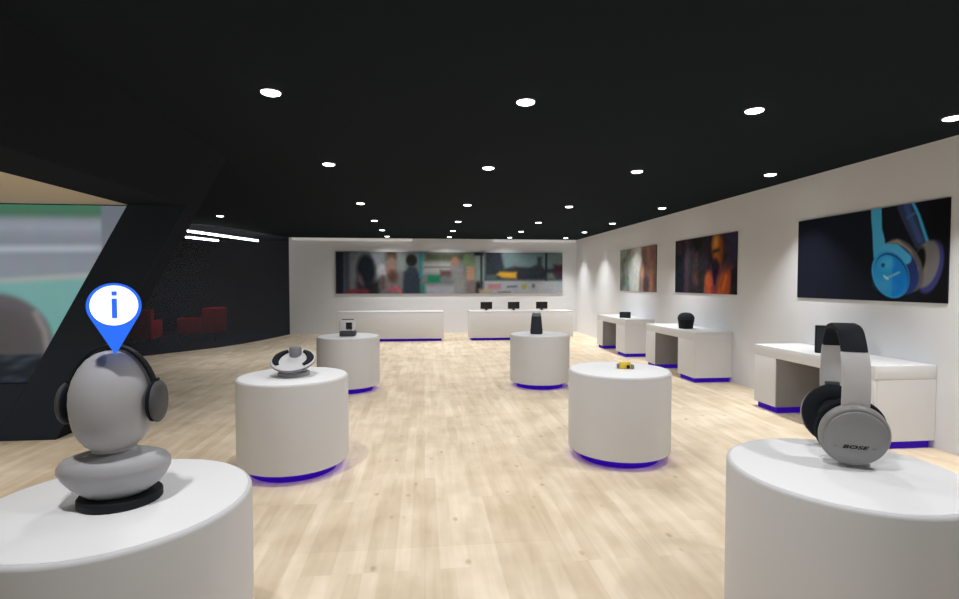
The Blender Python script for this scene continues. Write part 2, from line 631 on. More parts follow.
# rounded grey shape in front with a glossy dark foot
P.ellipse(wu(-4.32), wv(0.98), 0.30, 0.275, (96, 92, 94), 0, 0.03)
P.ellipse(wu(-4.36), wv(0.96), 0.28, 0.265, (82, 77, 79), 0, 0.12)
P.ellipse(wu(-4.45), wv(0.78), 0.27, 0.24, (74, 70, 72), 0, 0.2)
P.stroke([(wu(-3.93), wv(1.28)), (wu(-3.85), wv(1.10)), (wu(-3.82), wv(0.86))], 0.012, (158, 148, 148), 0.035, 0.7)
P.rect(-1, wu(-3.88), -1, wv(0.86), (28, 33, 40), 0.02)
for x, z, r in ((-4.2, 0.83, 0.03), (-4.05, 0.80, 0.02), (-4.12, 0.74, 0.025), (-3.95, 0.83, 0.02), (-4.2, 0.62, 0.02), (-4.1, 0.60, 0.014), (-3.9, 0.70, 0.016), (-4.6, 0.8, 0.03), (-4.9, 0.7, 0.03)):
    P.ellipse(wu(x), wv(z), r * 1.2, r * 0.4, (104, 110, 122), 10, 0.03, 0.4)
P.grain(5, 3, (40, 14))
P.rect(wu(-3.285), 2, wv(1.9), 2, (104, 109, 119), 0.01, 0.95)
P.rect(wu(-3.285), 2, wv(1.72), wv(2.05), (116, 121, 131), 0.12, 0.6)
EDGE = P


def screen_pt(u, v):
    z = v * SH
    xe = screen_edge(z + 0.576)
    return (X0 + u * (xe - X0), 0.0, z)


# resample so that the motif keeps its place although the right edge slants
Z = 0.576 + P.V * SH
XE = -4.29 + k * Z + 0.1
XT = X0 + P.U * (XE - X0)
ui = np.clip((XT - X0) / W, 0, 1) * (P.nu - 1)
i0 = np.clip(ui.astype(int), 0, P.nu - 2)
fr = (ui - i0)[..., None]
rows = np.arange(P.nv)[:, None]
P.C = P.C[rows, i0] * (1 - fr) + P.C[rows, i0 + 1] * fr
P.mesh('display', screen_pt, print_mat('screen_picture', 1.0, 1.0), ms)

# ------------------------------------------------------------------ long mural on the back wall
mu = thing('wall_mural', 'long panoramic mural of people with headphones in a street on the back wall', 'picture', (0.865, YB, 1.243))
MW, MH = 7.09, 1.282
obj('panel_body', box(-MW / 2, MW / 2, -0.045, -0.002, 0, MH), M_CANVAS, mu, smooth=False)
P = Paint(340, 70, MW / MH, (104, 108, 108))
P.rect(0, 0.034, -1, 2, (38, 44, 54), 0.06)
P.rect(0.036, 0.062, -1, 2, (66, 72, 82), 0.08)
P.rect(0.06, 0.09, -1, 2, (104, 110, 116), 0.1)
P.rect(0.09, 0.20, 0.86, 1.2, (108, 118, 118), 0.1)
P.ellipse(0.128, 0.55, 0.22, 0.40, (28, 33, 38), 0, 0.1)
P.rect(0.088, 0.185, -0.2, 0.3, (36, 36, 42), 0.15)
P.ellipse(0.104, 0.33, 0.06, 0.17, (92, 76, 84), 20, 0.08)
P.stroke([(0.05, 0.04), (0.09, 0.07), (0.13, 0.05)], 0.05, (116, 52, 60), 0.1)
P.stroke([(0.165, 0.95), (0.18, 0.75), (0.195, 0.6)], 0.06, (120, 124, 136), 0.08)
P.ellipse(0.197, 0.54, 0.12, 0.16, (150, 153, 156), 0, 0.08)
P.stroke([(0.20, 0.38), (0.20, 0.15)], 0.06, (84, 70, 72), 0.1)
P.rect(0.215, 0.26, 0.82, 1.2, (64, 56, 44), 0.12)
P.ellipse(0.236, 0.62, 0.13, 0.26, (124, 98, 90), 0, 0.1)
P.ellipse(0.243, 0.40, 0.12, 0.16, (82, 62, 56), 0, 0.1)
P.rect(0.215, 0.262, -0.2, 0.22, (108, 100, 102), 0.15)
P.stroke([(0.225, 0.14), (0.245, 0.04)], 0.03, (176, 74, 92), 0.05)
P.stroke([(0.255, 0.16), (0.278, 0.02)], 0.035, (186, 82, 98), 0.05)
P.rect(0.265, 0.30, 0.55, 1.2, (116, 128, 126), 0.1)
P.ellipse(0.324, 0.80, 0.13, 0.15, (36, 36, 38), 0, 0.06)
P.poly([(0.285, 0.0), (0.29, 0.5), (0.315, 0.66), (0.34, 0.64), (0.362, 0.45), (0.365, -0.05)], (48, 56, 66), 0.08)
P.rect(0.357, 0.373, 0.38, 1.2, (48, 116, 128), 0.05)
P.rect(0.362, 0.385, -0.2, 0.25, (48, 108, 96), 0.08)
P.rect(0.385, 0.56, 0.80, 0.97, (70, 78, 60), 0.1)
P.rect(0.375, 0.50, 0.48, 0.75, (142, 146, 144), 0.12)
P.rect(0.38, 0.50, 0.62, 0.66, (106, 102, 98), 0.05)
P.rect(0.395, 0.450, 0.27, 0.44, (30, 112, 84), 0.06)
P.rect(0.45, 0.50, 0.42, 0.56, (90, 68, 72), 0.08)
P.rect(0.385, 0.52, -0.2, 0.20, (142, 146, 156), 0.12)
P.ellipse(0.515, 0.78, 0.10, 0.12, (136, 100, 88), 0, 0.08)
P.rect(0.50, 0.55, 0.35, 0.66, (122, 122, 122), 0.12)
P.rect(0.51, 0.56, -0.2, 0.35, (128, 128, 128), 0.12)
P.rect(0.555, 0.60, 0.66, 0.95, (98, 118, 88), 0.1)
P.poly([(0.563, 0.3), (0.568, 0.66), (0.60, 0.66), (0.603, 0.3)], (160, 128, 104), 0.06)
P.rect(0.567, 0.60, -0.1, 0.32, (116, 102, 104), 0.08)
P.ellipse(0.618, 0.12, 0.06, 0.22, (34, 34, 36), 0, 0.08)
P.rect(0.605, 0.645, 0.3, 0.95, (118, 132, 130), 0.08)
P.rect(0.600, 0.64, 0.93, 1.2, (34, 38, 44), 0.04)
P.rect(0.627, 0.636, -0.2, 1.2, (44, 54, 58), 0.03)
P.rect(0.65, 1.2, 0.3, 1.2, (98, 118, 120), 0.06)
P.poly([(0.65, 0.33), (0.65, 1.1), (0.715, 1.1), (0.735, 0.6), (0.78, 0.66), (0.85, 0.64), (0.89, 0.72), (0.92, 0.6), (1.1, 0.66), (1.1, 0.33)], (48, 53, 60), 0.08)
P.rect(0.65, 0.70, 0.33, 0.46, (74, 88, 92), 0.08)
P.rect(0.885, 0.905, 0.5, 0.9, (48, 60, 64), 0.08)
P.rect(0.92, 0.93, 0.3, 1.2, (38, 48, 50), 0.03)
P.rect(0.93, 0.965, 0.36, 0.5, (100, 110, 108), 0.08)
P.rect(0.96, 1.1, 0.44, 0.7, (64, 42, 52), 0.1)
P.poly([(0.70, 0.46), (0.725, 0.38), (0.79, 0.36), (0.79, 0.52), (0.715, 0.53)], (196, 150, 56), 0.08)
P.rect(0.645, 1.2, -0.2, 0.30, (150, 154, 160), 0.05)
P.rect(0.66, 0.72, 0.10, 0.23, (160, 116, 124), 0.06)
P.stroke([(0.75, 0.16), (0.79, 0.17)], 0.02, (90, 98, 104), 0.05)
P.ellipse(0.825, 0.17, 0.07, 0.06, (142, 142, 78), 0, 0.05)
P.ellipse(0.867, 0.18, 0.04, 0.05, (92, 96, 100), 0, 0.05)
P.stroke([(0.71, 0.03), (0.76, 0.03)], 0.02, (104, 106, 110), 0.05)
P.rect(0.62, 0.68, -0.1, 0.1, (158, 140, 126), 0.1)
P.grain(14, 5, (110, 22))
P.mesh('print', lambda u, v: ((u - 0.5) * MW, -0.047, v * MH), print_mat('mural_print', 1.15), mu)


# ------------------------------------------------------------------ pictures on the right wall
def wall_picture(label, y_far, y_near, z0, z1, P, gain):
    q = (XW - 0.016) / 4.87
    y_far, y_near, z0, z1 = y_far * q, y_near * q, 1.6 + (z0 - 1.6) * q, 1.6 + (z1 - 1.6) * q
    w, h = y_far - y_near, z1 - z0
    t = thing('wall_picture', label, 'picture', (XW, (y_far + y_near) / 2, z0), 0, 'advertising pictures on the right wall')
    obj('panel_body', box(-0.014, -0.001, -w / 2, w / 2, 0, h), M_CANVAS, t, smooth=False)
    P.mesh('print', lambda u, v: (-0.016, w / 2 - u * w, v * h), print_mat('picture_print', gain), t)
    return t


# blue headphones on black
P = Paint(300, 160, 1.96, (21, 24, 32))
P.rect(-1, 0.45, -1, 2, (20, 24, 36), 0.4, 0.7)
P.rect(0.88, 2, -1, 2, (15, 16, 19), 0.2)
P.stroke([(0.76, 1.1), (0.765, 0.98), (0.80, 0.83), (0.862, 0.60)], 0.075, (44, 52, 76), 0.02)
P.stroke([(0.765, 1.05), (0.80, 0.86), (0.855, 0.62)], 0.030, (52, 70, 120), 0.03)
P.stroke([(0.80, 1.05), (0.845, 0.87), (0.895, 0.60)], 0.016, (52, 138, 186), 0.015)
P.stroke([(0.785, 0.86), (0.825, 0.90)], 0.012, (48, 92, 140), 0.02)
P.ellipse(0.912, 0.35, 0.125, 0.262, (48, 50, 98), -12, 0.02)
P.ellipse(0.892, 0.38, 0.125, 0.235, (98, 98, 100), -12, 0.02)
P.ellipse(0.868, 0.40, 0.075, 0.165, (104, 100, 96), -8, 0.03)
P.ellipse(0.858, 0.41, 0.055, 0.14, (18, 18, 20), -8, 0.02)
P.ellipse(0.765, 0.38, 0.185, 0.305, (78, 78, 82), 32, 0.02)
P.stroke([(0.66, 0.60), (0.73, 0.63), (0.80, 0.52), (0.845, 0.33), (0.83, 0.16)], 0.018, (126, 116, 108), 0.02)
P.ellipse(0.738, 0.34, 0.20, 0.29, (36, 52, 104), 32, 0.02)
P.poly([(0.560, 1.1), (0.565, 0.90), (0.575, 0.74), (0.582, 0.56), (0.588, 0.46), (0.61, 0.48), (0.66, 0.56), (0.655, 0.66), (0.636, 0.78), (0.627, 1.1)], (62, 148, 190), 0.015)
P.stroke([(0.66, 0.56), (0.72, 0.55), (0.785, 0.44)], 0.055, (66, 152, 196), 0.02)
P.ellipse(0.690, 0.285, 0.205, 0.268, (44, 138, 190), 32, 0.015)
P.ellipse(0.697, 0.285, 0.183, 0.245, (28, 60, 116), 32, 0.015)
P.ellipse(0.693, 0.27, 0.178, 0.238, (38, 130, 184), 32, 0.015)
m_ = P.U > 0.705
c0 = P.C.copy()
P.ellipse(0.693, 0.27, 0.172, 0.232, (22, 110, 186), 32, 0.015)
P.C = np.where(m_[..., None], P.C, c0)
P.ellipse(0.67, 0.40, 0.07, 0.06, (66, 158, 202), 0, 0.08, 0.8)
P.ellipse(0.66, 0.17, 0.11, 0.06, (70, 146, 190), -10, 0.08, 0.5)
P.ellipse(0.648, 0.385, 0.022, 0.022, (32, 66, 96), 0, 0.02)
P.stroke([(0.665, 0.245), (0.70, 0.265), (0.745, 0.305)], 0.010, (120, 160, 185), 0.02)
P.stroke([(0.655, 0.27), (0.68, 0.235)], 0.008, (170, 190, 200), 0.02)
wall_picture('wide black advertising picture with large blue headphones, nearest on the right wall', 6.325, 4.362, 1.398, 2.389, P, 1.75)

# man in orange
P = Paint(170, 90, 2.0, (42, 40, 50))
P.rect(0.0, 0.13, 0.72, 1.1, (58, 46, 56), 0.1)
P.rect(0.0, 0.17, -0.1, 0.72, (30, 34, 44), 0.08)
P.rect(0.19, 0.26, -0.1, 1.1, (66, 50, 60), 0.1)
P.rect(0.31, 0.49, -0.1, 1.1, (38, 36, 38), 0.1)
P.rect(0.34, 0.43, 0.35, 0.75, (56, 42, 44), 0.12)
P.ellipse(0.386, 0.24, 0.08, 0.11, (84, 56, 54), 30, 0.12)
P.rect(0.49, 0.60, 0.45, 0.9, (56, 46, 60), 0.15)
P.rect(0.84, 1.1, 0.5, 1.1, (56, 50, 72), 0.15)
P.ellipse(0.735, 0.78, 0.20, 0.23, (92, 48, 44), 0, 0.1)
P.ellipse(0.725, 0.75, 0.135, 0.27, (168, 102, 42), 4, 0.09)
P.ellipse(0.70, 0.86, 0.09, 0.12, (206, 146, 56), 0, 0.14)
P.stroke([(0.67, 0.72), (0.72, 0.735), (0.765, 0.745)], 0.03, (66, 44, 42), 0.06)
P.ellipse(0.775, 0.66, 0.05, 0.2, (130, 74, 42), 0, 0.12)
P.ellipse(0.71, 0.575, 0.06, 0.03, (130, 60, 36), 0, 0.04)
P.poly([(0.62, 0.45), (0.66, 0.52), (0.76, 0.50), (0.95, 0.48), (0.97, 0.3), (0.9, -0.1), (0.6, -0.1)], (104, 60, 66), 0.12)
P.ellipse(0.70, 0.46, 0.11, 0.13, (44, 32, 52), 0, 0.08)
P.poly([(0.53, -0.1), (0.54, 0.30), (0.575, 0.40), (0.63, 0.38), (0.66, 0.22), (0.66, -0.1)], (182, 88, 54), 0.09)
P.poly([(0.53, -0.1), (0.54, 0.2), (0.585, 0.1), (0.58, -0.1)], (150, 78, 50), 0.06)
P.poly([(0.72, -0.1), (0.75, 0.26), (0.80, 0.36), (0.90, 0.38), (0.93, 0.3), (0.90, -0.1)], (178, 84, 46), 0.1)
P.poly([(0.66, 0.42), (0.74, 0.42), (0.71, 0.16), (0.68, 0.18)], (36, 26, 58), 0.05)
P.rect(0.64, 0.69, -0.1, 0.12, (150, 50, 60), 0.06)
P.stroke([(0.82, 0.1), (0.86, 0.3)], 0.03, (214, 112, 44), 0.06)
P.rect(0.93, 1.1, -0.1, 0.4, (40, 34, 40), 0.06)
P.grain(22, 8, (50, 20))
wall_picture('dark picture of a bearded man in an orange jacket, middle of the right wall', 9.66, 7.664, 1.40, 2.389, P, 1.15)

# pale abstract with a face at the right
P = Paint(120, 70, 2.0, (150, 154, 148))
P.rect(-0.1, 0.5, -0.1, 1.1, (126, 136, 130), 0.4, 0.7)
P.ellipse(0.54, 0.6, 0.30, 0.5, (186, 188, 182), 10, 0.3)
P.ellipse(0.42, 0.3, 0.30, 0.35, (170, 176, 170), 0, 0.3)
for x, y, r, s in ((0.26, 0.93, 0.10, 0.07), (0.08, 0.58, 0.05, 0.10), (0.13, 0.24, 0.14, 0.16), (0.24, 0.30, 0.06, 0.08), (0.05, 0.1, 0.10, 0.12), (0.15, 0.75, 0.12, 0.06), (0.25, 0.08, 0.06, 0.1)):
    P.ellipse(x, y, r, s, (84, 96, 96), 20, 0.12, 0.75)
P.poly([(0.62, 1.1), (0.64, 0.7), (0.58, 0.42), (0.60, -0.1), (1.1, -0.1), (1.1, 1.1)], (136, 112, 102), 0.1)
P.rect(0.84, 1.1, -0.1, 1.1, (126, 92, 88), 0.14)
P.ellipse(0.70, 0.86, 0.1, 0.12, (118, 96, 84), 0, 0.14)
P.ellipse(0.71, 0.60, 0.08, 0.2, (104, 88, 78), 0, 0.14)
P.ellipse(0.655, 0.44, 0.08, 0.13, (190, 136, 112), 0, 0.14)
P.ellipse(0.88, 0.3, 0.08, 0.24, (176, 134, 114), 0, 0.16)
P.ellipse(0.755, 0.14, 0.15, 0.19, (72, 64, 72), 0, 0.12)
P.ellipse(0.60, 0.10, 0.05, 0.12, (120, 100, 96), 0, 0.12)
P.grain(30, 11, (30, 16))
wall_picture('pale painterly picture with a reddish face at its right, farthest on the right wall', 12.52, 10.50, 1.382, 2.386, P, 1.3)


# ------------------------------------------------------------------ round display plinths
def make_plinth(label):
    t = thing('display_plinth', label, 'plinth', (0, 0, 0), 0, 'round white display plinths')
    obj('body', lathe([(0, 0.077)] + rounded_profile(0.456, 0.077, 0.797, 0.017, 6, 0.02) + [(0, 0.797)], 96), M_WHITE, t, angle=60)
    obj('lit_top_layer', lathe([(0, 0.7972), (0.4405, 0.7972), (0.439, 0.7992), (0.434, 0.80), (0, 0.80)], 96), M_TOP_LIT, t, angle=60)  # thin disc carrying the painted light on the top
    obj('glowing_kick', lathe([(0, 0.0), (0.354, 0.0), (0.354, 0.0765), (0, 0.0765)], 72), M_PURPLE, t)
    obj('led_strip', lathe([(0.385, 0.070), (0.400, 0.070), (0.400, 0.0765), (0.385, 0.0765), (0.385, 0.070)], 72), M_LED, t)
    return t


p0 = make_plinth('white round plinth in the left foreground under the mannequin head')
p0.location = (-1.127, 2.017, 0)
for loc, lab in (((1.788, 2.019, 0), 'white round plinth in the right foreground under the silver headphones'),
                 ((-1.120, 4.585, 0), 'white round plinth holding the tilted silver dish device'),
                 ((1.783, 4.590, 0), 'white round plinth holding the small yellow gadget'),
                 ((-1.122, 7.870, 0), 'white round plinth holding the grey cube speaker, far left'),
                 ((1.779, 7.865, 0), 'white round plinth holding the tapered dark speaker, far right')):
    dup(p0, loc, lab)


# ------------------------------------------------------------------ desks along the right wall (origin at far front corner)
def make_desk(label):
    t = thing('display_desk', label, 'desk', (0, 0, 0), 0, 'white kneehole display desks on the right wall')
    Ld, D = 1.80, 0.64
    obj('desktop', box(0, D, -Ld, 0, 0.672, 0.804, 0.004, 2), M_DESK, t)
    obj('side_panel', box(0.0, D, -0.40, 0.0, 0.077, 0.6718, 0.0015), M_DESK, t)
    obj('cabinet', box(0.0, D, -Ld + 0.008, -1.27, 0.077, 0.6718, 0.0015), M_DESK, t)
    obj('back_panel', box(0.60, 0.615, -1.2695, -0.4145, 0.077, 0.6715), M_RECESS_SHADE, t)
    obj('inner_shade_lining', box(0.004, D, -0.414, -0.4005, 0.077, 0.6715), M_RECESS_SHADE, t)  # thin layer carrying the painted knee-hole shade
    obj('end_panel', box(0.02, D, -Ld + 0.002, -Ld + 0.0078, 0.077, 0.671), M_DESK, t)
    obj('glowing_kick', box(0.035, D - 0.03, -0.39, -0.035, 0.0, 0.0768), M_PURPLE, t, smooth=False)
    obj('glowing_kick', box(0.035, D - 0.03, -Ld + 0.035, -1.30, 0.0, 0.0768), M_PURPLE, t, smooth=False)
    return t


d0 = make_desk('white display desk nearest the camera, behind the silver headphones')
d0.location = (4.24, 6.247, 0)
dup(d0, (4.24, 9.552, 0), 'white display desk under the picture of the man in orange')
dup(d0, (4.24, 12.38, 0), 'white display desk farthest along the right wall, under the pale picture')


# ------------------------------------------------------------------ service counters at the back
def make_counter(label, x0, x1):
    t = thing('service_counter', label, 'counter', ((x0 + x1) / 2, 14.0, 0), 0, 'long white counters before the back wall')
    w = (x1 - x0) / 2
    obj('front_face', box(-w, w, 0.0, 0.05, 0.077, 0.775, 0.01, 2), M_DESK, t)
    obj('body', box(-w + 0.01, w - 0.01, 0.051, 0.70, 0.077, 0.774, 0.005), M_DESK, t)
    obj('worktop', box(-w, w, 0.0, 0.72, 0.7755, 0.806, 0.01, 3), M_DESK, t)
    obj('glowing_kick', box(-w + 0.06, w - 0.06, 0.12, 0.66, 0.0, 0.0768), M_PURPLE, t, smooth=False)
    return t


make_counter('long white counter on the left of the back wall, without monitors', -2.31, 0.53)
make_counter('long white counter on the right of the back wall, carrying three monitors', 1.23, 4.11)

mon = thing('monitor', 'leftmost of the three black monitors on the right counter', 'monitor', (1.745, 14.5, 0.806), 0, 'black monitors on the counter')
obj('screen_casing', box(-0.165, 0.165, -0.02, 0.02, 0.035, 0.232, 0.006), M_SCREENOFF, mon)
obj('display', box(-0.155, 0.155, -0.0225, -0.0205, 0.045, 0.222), M_SCREENOFF, mon, smooth=False)
obj('stand', box(-0.03, 0.03, -0.012, 0.035, 0.010, 0.09, 0.004), M_BLACK, mon)
obj('stand_base', lathe([(0, 0), (0.075, 0), (0.075, 0.006), (0.03, 0.0105), (0, 0.0105)], 24, 1.0, 0.75), M_BLACK, mon)
dup(mon, (2.525, 14.5, 0.806), 'middle one of the three black monitors on the right counter')
dup(mon, (3.335, 14.5, 0.806), 'rightmost of the three black monitors on the right counter')


# ------------------------------------------------------------------ lamps
lamp = thing('downlight', 'x', 'ceiling light', (0, 0, H), 0, 'round recessed downlights in the black ceiling')
obj('trim_ring', lathe([(0.060, -0.010), (0.074, -0.010), (0.078, 0.0), (0.060, 0.0), (0.060, -0.010)], 28), M_RING, lamp)
obj('reflector', lathe([(0, -0.008), (0.066, -0.012), (0.066, -0.004), (0, -0.004)], 28), M_LGREY, lamp)
obj('lens', lathe([(0, -0.026), (0.05, -0.025), (0.066, -0.018), (0.067, -0.013)], 28), M_LENS, lamp)
ld = bpy.data.lights.new('downlight_bulb', 'AREA')
ld.shape = 'DISK'
ld.size = 0.11
ld.energy = SPOT_W
ld.spread = math.radians(142)
ld.color = (1.0, 0.99, 0.985)
lo = bpy.data.objects.new('bulb', ld)
COL.objects.link(lo)
lo.parent = lamp
lo.location = (0, 0, -0.016)
cols = [(-1.072, 'leftmost'), (0.758, 'second from left'), (2.573, 'third from left'), (4.303, 'rightmost')]
rws = [(3.85, 'first row in view'), (6.10, 'second row in view'), (9.06, 'third row in view'),
       (11.55, 'fourth row in view'), (13.64, 'fifth row in view'), (15.50, 'sixth and farthest row')]
first = True
for y, rn in rws:
    for x, cn in cols:
        lab = 'round ceiling downlight, %s of the %s' % (cn, rn)
        if first:
            lamp.location = (x, y, H)
            lamp['label'] = lab
            first = False
        else:
            dup(lamp, (x, y, H), lab)
dup(lamp, (-4.115, 11.09, H), 'single round downlight in the ceiling before the dark glass lounge')
# the rows above and behind the camera light the foreground
for y in (1.45,):
    for x, cn in cols:
        dup(lamp, (x, y, H), 'round ceiling downlight out of view %s, %s of its row' % ('over the foreground' if y > 0 else 'behind the camera', cn))

wd = ld.copy()
wd.energy = SPOT_W * 0.75
wd.spread = math.radians(80)
for o in list(COL.objects):
    if o.type == 'LIGHT' and o.parent and o.parent.location.x > 4:
        o.data = wd
# wider fill lamps added unseen in the beige soffit, to brighten the left
sl = thing('soffit_fill_lamp', 'added fill downlight in the beige soffit, out of view on the left', 'ceiling light', (-4.4, 2.6, zb))
obj('trim_ring', lathe([(0.060, -0.010), (0.074, -0.010), (0.078, -0.0005), (0.060, -0.0005), (0.060, -0.010)], 28), M_RING, sl)
obj('lens', lathe([(0, -0.026), (0.05, -0.025), (0.066, -0.018), (0.067, -0.011)], 28), M_LENS, sl)
so = bpy.data.objects.new('bulb', ld)
COL.objects.link(so)
so.parent = sl
so.location = (0, 0, -0.016)
dup(sl, (-4.9, 4.1, zb), 'added fill downlight in the beige soffit near the wall screen, out of view')

# wall-washing light lines at the top of the back wall
for x0, x1, lab in ((-3.98, -0.35, 'pale linear light line at the top left of the back wall'), (2.15, 4.84, 'pale linear light line at the top right of the back wall')):
    t = thing('cove_light', lab, 'ceiling light', ((x0 + x1) / 2, YB, H), 0, 'light lines over the back wall')
    w = (x1 - x0) / 2
    obj('channel', box(-w, w, -0.05, -0.001, -0.012, -0.001), M_WALL, t, smooth=False)
    obj('diffuser', box(-w + 0.01, w - 0.01, -0.048, -0.004, -0.075, -0.0125, 0.005), M_COVE, t)

# linear lamps in the lounge
def linear(a, b, lab):
    a, b = Vector(a), Vector(b)
    c = (a + b) / 2
    L_ = (b - a).length / 2
    t = thing('linear_lamp', lab, 'ceiling light', c, math.atan2(b.y - a.y, b.x - a.x), 'linear lamps behind the dark glass')
    obj('housing', box(-L_, L_, -0.03, 0.03, 0.012, 0.05, 0.004), M_LGREY, t)
    obj('diffuser', box(-L_ + 0.01, L_ - 0.01, -0.028, 0.028, -0.03, 0.0115, 0.006), M_TUBE, t)
    for s in (-0.7, 0.7):
        obj('hanger', box(s * L_ - 0.004, s * L_ + 0.004, -0.004, 0.004, 0.0505, H - c.z - 0.001), M_BLACK, t, smooth=False)


linear((-5.58, 13.05, 2.82), (-4.85, 15.9, 2.82), 'longer white linear lamp hanging behind the dark glass')
linear((-6.38, 14.8, 2.82), (-6.0, 16.0, 2.82), 'shorter white linear lamp hanging deeper behind the dark glass')


# ------------------------------------------------------------------ red seats behind the glass
t = thing('sofa', 'red sofa with a raised end, seen from behind through the dark glass', 'sofa', (-6.17, 14.95, 0), 0, 'red seats in the lounge')
obj('seat', box(-0.40, 0.24, -0.16, 0.40, 0.19, 0.42, 0.03, 3), M_RED, t)
obj('backrest', box(-0.41, 0.24, -0.34, -0.161, 0.19, 0.64, 0.03, 3), M_RED, t)
obj('armrest', box(0.241, 0.62, -0.36, 0.42, 0.21, 0.90, 0.035, 3), M_RED, t)
for x, y in ((-0.34, -0.26), (0.27, -0.30), (0.55, -0.28), (-0.34, 0.34), (0.50, 0.34)):
    obj('leg', box(x - 0.015, x + 0.015, y - 0.015, y + 0.015, 0, 0.22), M_CHROME, t, smooth=False)
t = thing('lounge_chair', 'red high-backed lounge chair behind the dark glass, next to the leaning post', 'chair', (-7.22, 14.1, 0), 0, 'red seats in the lounge')
obj('seat', box(-0.27, 0.27, -0.16, 0.34, 0.16, 0.45, 0.04, 3), M_RED, t)
obj('backrest', box(-0.42, 0.42, -0.34, -0.161, 0.14, 0.90, 0.04, 3), M_RED, t)
for s in (-1, 1):
    obj('armrest', box(s * 0.33 - 0.05, s * 0.33 + 0.05, -0.16, 0.34, 0.14, 0.62, 0.03, 3), M_RED, t)
for x, y in ((-0.3, -0.28), (0.3, -0.28), (-0.3, 0.26), (0.3, 0.26)):
    obj('leg', box(x - 0.015, x + 0.015, y - 0.015, y + 0.015, 0, 0.17), M_CHROME, t, smooth=False)

# ------------------------------------------------------------------ mannequin head with headphones on the left plinth
ZP = 0.80
mn = thing('mannequin_bust', 'faceless grey mannequin head and shoulders on the left foreground plinth', 'mannequin', (-1.122, 2.0, ZP))
headp = [(0, 0.195), (0.068, 0.196), (0.069, 0.206), (0.085, 0.219), (0.105, 0.246), (0.121, 0.285), (0.128, 0.325), (0.1315, 0.37), (0.129, 0.412),
         (0.118, 0.455), (0.100, 0.495), (0.077, 0.525), (0.052, 0.543), (0.025, 0.552), (0, 0.554)]
obj('head', lathe(headp, 24, 1.0, 1.05), M_MANN, mn)
sh = [(0, 0.028), (0.50, 0.028), (0.60, 0.038), (0.78, 0.066), (0.92, 0.098), (1.0, 0.128), (0.99, 0.148), (0.90, 0.166), (0.70, 0.180), (0.50, 0.188), (0.38, 0.197), (0.345, 0.209), (0.34, 0.222), (0, 0.224)]
bm = lathe([(r * 0.2, z) for r, z in sh], 16, 0.875, 0.62, Matrix.Rotation(0.10, 4, 'Z'))
for v in bm.verts:      # square the shoulders a little
    if 0.05 < v.co.z < 0.17:
        v.co.x *= 1.05
obj('shoulders', bm, M_MANN, mn, loc=(0.002, 0, 0))
obj('base_disc', lathe([(0, 0.0), (0.132, 0.0), (0.135, 0.004), (0.135, 0.026), (0.131, 0.031), (0, 0.031)], 32, 1.0, 0.95), M_BLACK, mn, loc=(0.012, 0.01, 0))

hp = thing('worn_headphones', 'black on-ear headphones worn by the grey mannequin head', 'headphones', (-1.122, 2.0, ZP + 0.365))
keys = []
for i in range(0, 25):
    a = math.radians(-4 + 188 * i / 24)
    keys.append((0.148 * math.cos(a), 0.005 + 0.200 * math.sin(a), 1))
obj('headband', band(keys, 0.030, 0.012), M_BLACK, hp)
for s in (-1, 1):
    mt = Matrix.Translation((s * 0.117, 0, 0)) @ Matrix.Rotation(s * PI / 2, 4, 'Y')
    obj('ear_pad', lathe([(0.040, 0.016), (0.066, 0.016), (0.074, 0.02), (0.074, 0.028), (0.066, 0.0295), (0.040, 0.0295), (0.040, 0.016)], 32, 1, 0.8, mt), M_BLACKPAD, hp)
    obj('cup', lathe([(0, 0.0300), (0.071, 0.0300), (0.076, 0.034), (0.076, 0.040), (0.070, 0.046), (0.058, 0.049), (0, 0.050)], 32, 1, 0.8, mt.copy()), M_DGREY, hp)
    obj('yoke', box(s * 0.150 - 0.006, s * 0.150 + 0.006, -0.012, 0.012, -0.01, 0.085, 0.003), M_BLACK, hp)

# ------------------------------------------------------------------ information pin over the mannequin
pin = thing('information_pin', 'blue and white information pin marker standing on the mannequin head', 'sign', (-1.056, 1.90, 1.350), math.atan2(1.105, 1.95))
pin.scale = (0.94, 0.94, 0.94)
# drop outline in local XZ, circle centre z=.18 r=.083, tip at 0


def drop(r, zc, tipz, n=40):
    d = zc - tipz
    a0 = math.asin(min(1, r / d))
    pts = [(0, tipz)]
    for i in range(n + 1):
        a = -a0 + (PI + 2 * a0) * i / n
        pts.append((r * math.cos(a), zc + r * math.sin(a)))
    return pts


obj('pin_body', prism_y(drop(0.083, 0.179, 0.0), -0.012, 0.012), M_BLUE, pin, smooth=False)
for s in (-1,):
    cir = [(0.0725 * math.cos(2 * PI * i / 48), 0.181 + 0.0725 * math.sin(2 * PI * i / 48)) for i in range(48)]
    obj('white_disc', prism_y(cir, -0.0145, -0.0121), M_MARKERWHITE, pin, smooth=False)
lt = bmesh.new()
box(-0.0078, 0.0078, -0.0165, -0.0146, 0.217, 0.232, bm=lt)
box(-0.0078, 0.0078, -0.0165, -0.0146, 0.135, 0.206, bm=lt)
obj('letter_i', lt, M_BLUE, pin, smooth=False)

# ------------------------------------------------------------------ silver headphones on the right plinth
N_ = Vector((1.828, 2.020, ZP))
F_ = Vector((2.000, 2.345, ZP))
mid = (N_ + F_) / 2
ax = (F_ - N_)
half = ax.length / 2          # about .18
ang = math.atan2(ax.y, ax.x)  # local +X runs from the near cup to the far cup
big = thing('silver_headphones', 'large silver over-ear headphones with black headband standing on the right foreground plinth', 'headphones', mid, ang)
RC = 0.146


